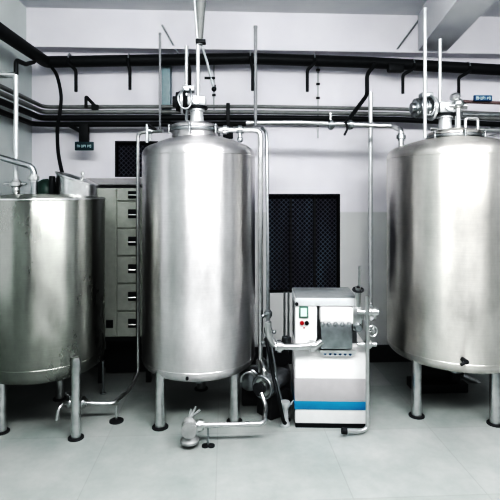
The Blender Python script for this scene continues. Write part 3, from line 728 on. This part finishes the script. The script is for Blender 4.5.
# grey motor unit beside the machine
bx0, bx1 = at(273, 0, 4.55).x, at(291, 0, 4.55).x
mu = thing('motor_unit', 'squat grey motor housing on the floor left of the white machine', 'motor', ((bx0+bx1)/2, 4.6, 0))
MB().box(bx0, bx1, 4.55, 4.80, .05, at(280, 370, 4.55).z, .02).build('housing', 'mid', mu)
MB().lathe(((bx0+bx1)/2, 4.55, .42), [(.075, 0), (.08, .02), (.08, .30), (.05, .32), (0, .32)], 24, (0, 1, 0)).build('motor', 'dark', mu)  # dark drum added where only shade lies below the inlet pipe
MB().box(bx0-.02, bx1+.02, 4.53, 4.82, 0, .05, .005).build('base', 'black', mu)
# black cables dropping left of the machine
tag(MB().spline([at(266, 338, 4.22), at(269, 352, 4.16), at(273, 375, 4.1), at(279, 400, 4.0), at(284, 422, 4.05), Vector((at(289, 0, 4.15).x, 4.15, .03))], .015, 10).build('power_cable', 'black'), 'black cable falling from the grey tube to the floor by the white machine', 'cable')
tag(MB().spline([at(270, 338, 4.24), at(274, 360, 4.2), at(278, 385, 4.16), at(285, 408, 4.12), Vector((x0+.01, 4.16, .20))], .011, 10).build('steel_hose', 'steel_dull'), 'thin steel hose curving into the left side of the white machine', 'hose')
p = at(288, 405, 4.02)
tag(MB().lathe((p.x-.015, 4.10, 0), [(.04, 0), (.045, .02), (.03, .05), (.03, .16), (.045, .18), (.045, .21), (0, .215)], 20).build('drain_trap', 'steel_white'), 'small pale drain trap at the lower left corner of the white machine', 'trap')

# ------------------------------------------------------------------ drawer cabinet behind, on a dark stand
YC = 5.08
zt_, zb_ = at(120, 188, YC).z, at(120, 337, YC).z
xa, xb, xd = at(97, 0, YC).x, at(117, 0, YC).x, at(150, 0, YC).x
cb = thing('drawer_cabinet', 'sage grey cabinet of drawers on a dark stand behind the left and middle tanks', 'cabinet', ((xa+xd)/2, YC+.22, 0))
MB().box(xa, xd, YC, 5.55, zb_, zt_, .004).build('carcass', 'cab', cb, False)
ys = [188, 201.5, 228.5, 256, 283.5, 311, 337]
for i in range(6):
    a, b2 = at(120, ys[i], YC).z, at(120, ys[i+1], YC).z
    dr = MB().box(xb+.006, xd-.006, YC-.02, YC, b2+.008, a-.008, .005).build('drawer', 'cab', cb, False)
    hx = at(133, 0, YC).x; hz = b2+(a-b2)*(.55)
    MB().box(hx-.045, hx+.045, YC-.03, YC-.02, hz-.045, hz+.045 if i else hz+.03, .004).build('handle_plate', 'black', dr)
    MB().cyl((hx-.035, YC-.045, hz-.01), (hx+.035, YC-.045, hz-.01), .008, n=8).box(hx-.04, hx-.03, YC-.045, YC-.03, hz-.015, hz-.005).box(hx+.03, hx+.04, YC-.045, YC-.03, hz-.015, hz-.005).build('handle', 'steel', dr)
sd = MB().box(xa+.012, xb-.006, YC-.015, YC, zb_+.01, zt_-.012, .004).build('side_door', 'cab', cb, False)
lx, lz = at(110, 0, YC).x, at(0, 325, YC).z
MB().box(lx-.035, lx+.035, YC-.025, YC-.015, lz-.04, lz+.04, .003).cyl((lx, YC-.025, lz), (lx, YC-.04, lz), .014).build('lock', 'black', sd)
st = MB().box(xa-.03, xd+.03, YC+.02, 5.55, zb_-.05, zb_)
for x in (xa, xd-.05):
    for y in (YC+.04, 5.48): st.box(x, x+.05, y, y+.05, 0, zb_-.05)
st.box(xa+.02, xd-.02, YC+.30, YC+.32, .02, zb_-.05)
st.build('stand', 'black', cb, False)

# ------------------------------------------------------------------ things in shadow under the right tank
u = at(438, 395, 4.75)
bm_ = thing('floor_pump', 'black pump and motor on the floor in the shadow under the right tank', 'pump', (u.x, 4.8, 0))
MB().lathe((u.x-.22, 4.80, .20), [(0, 0), (.09, 0), (.10, .03), (.10, .30), (.08, .33), (0, .33)], 26, (1, 0, 0)).build('motor', 'black', bm_)
MB().lathe((u.x+.11, 4.80, .20), [(0, 0), (.13, 0), (.14, .03), (.14, .08), (.06, .11), (.06, .16), (0, .16)], 26, (1, 0, 0)).build('casing', 'dark', bm_)
MB().box(u.x-.26, u.x+.28, 4.68, 4.92, 0, .09, .008).build('base', 'black', bm_)
u = at(480, 380, 4.9)
tag(MB().tube([at(462, 376, 4.95), at(478, 382, 4.95), at(488, 394, 4.9), Vector((at(499, 0, 4.9).x, 4.9, .06))], .028, 12, .08).build('drain_hose', 'steel'), 'pale steel drain pipe slanting to the floor beneath the right tank', 'pipe')

# repeats share a group
for o in COL.objects:
    if o.parent or 'label' not in o: continue
    k = o.name.split('.')[0]
    g = {'service_pipe': 'service pipes along the walls', 'vent_pipe': 'upright pipes above the tanks', 'storage_tank': 'tall storage tanks',
         'wall_conduit': 'thin conduits on the back wall', 'stay_rod': 'thin slanting rods on the lintel'}.get(k)
    if g: o['group'] = g
# ------------------------------------------------------------------ light
def area(name, loc, rot, sx, sy, e, col=(1, 1, 1)):
    l = bpy.data.lights.new(name, 'AREA'); l.shape = 'RECTANGLE'; l.size = sx; l.size_y = sy; l.energy = e; l.color = col
    o = bpy.data.objects.new(name, l); COL.objects.link(o); o.location = loc; o.rotation_euler = rot
area('ceiling_light_near', (1.0, 1.0, ZC-.06), (math.radians(42), 0, 0), 5.4, .7, 470, (1, .99, .98))
area('added_ceiling_fill', (1.0, 2.6, ZC-.75), (PI-.25, 0, 0), 5.5, .5, 85, (1, .99, .98))  # lamp added out of view to brighten the ceiling
RF, RL, RR = 1.5, 1.25, 1.5  # lamps added in the unseen openings to streak the steel tanks
def glow(r, w_): return r*PI*w_*(WZ1-WZ0)
for a_, b2_ in WINS: area('added_window_light', ((a_+b2_)/2, YF-.05, (WZ0+WZ1)/2), (PI/2, 0, 0), b2_-a_, WZ1-WZ0, glow(RF, b2_-a_), (.96, .98, 1))
for a_, b2_ in WL: area('added_window_light', (XL-.05, (a_+b2_)/2, (WZ0+WZ1)/2), (PI/2, 0, -PI/2), b2_-a_, WZ1-WZ0, glow(RL, b2_-a_), (.96, .98, 1))
for a_, b2_ in WR: area('added_window_light', (XR+.05, (a_+b2_)/2, (WZ0+WZ1)/2), (PI/2, 0, PI/2), b2_-a_, WZ1-WZ0, glow(RR, b2_-a_), (.96, .98, 1))
w = bpy.data.worlds.new('world'); scene.world = w; w.use_nodes = True
n = w.node_tree; bg = n.nodes['Background']
tc = n.nodes.new('ShaderNodeTexCoord'); sp = n.nodes.new('ShaderNodeSeparateXYZ'); n.links.new(tc.outputs['Generated'], sp.inputs[0])
rp = n.nodes.new('ShaderNodeValToRGB'); n.links.new(sp.outputs['Z'], rp.inputs['Fac'])
rp.color_ramp.elements[0].position = 0; rp.color_ramp.elements[0].color = (.35, .36, .36, 1)
rp.color_ramp.elements[1].position = .3; rp.color_ramp.elements[1].color = (.85, .89, .93, 1)
n.links.new(rp.outputs['Color'], bg.inputs['Color']); bg.inputs['Strength'].default_value = .35
scene.view_settings.view_transform = 'Standard'; scene.view_settings.look = 'Medium High Contrast'
scene.view_settings.exposure = -.42
scene.view_settings.use_curve_mapping = True
cm = scene.view_settings.curve_mapping; cv = cm.curves[3]
cv.points.new(.14, .052); cv.points.new(.45, .46); cm.update()
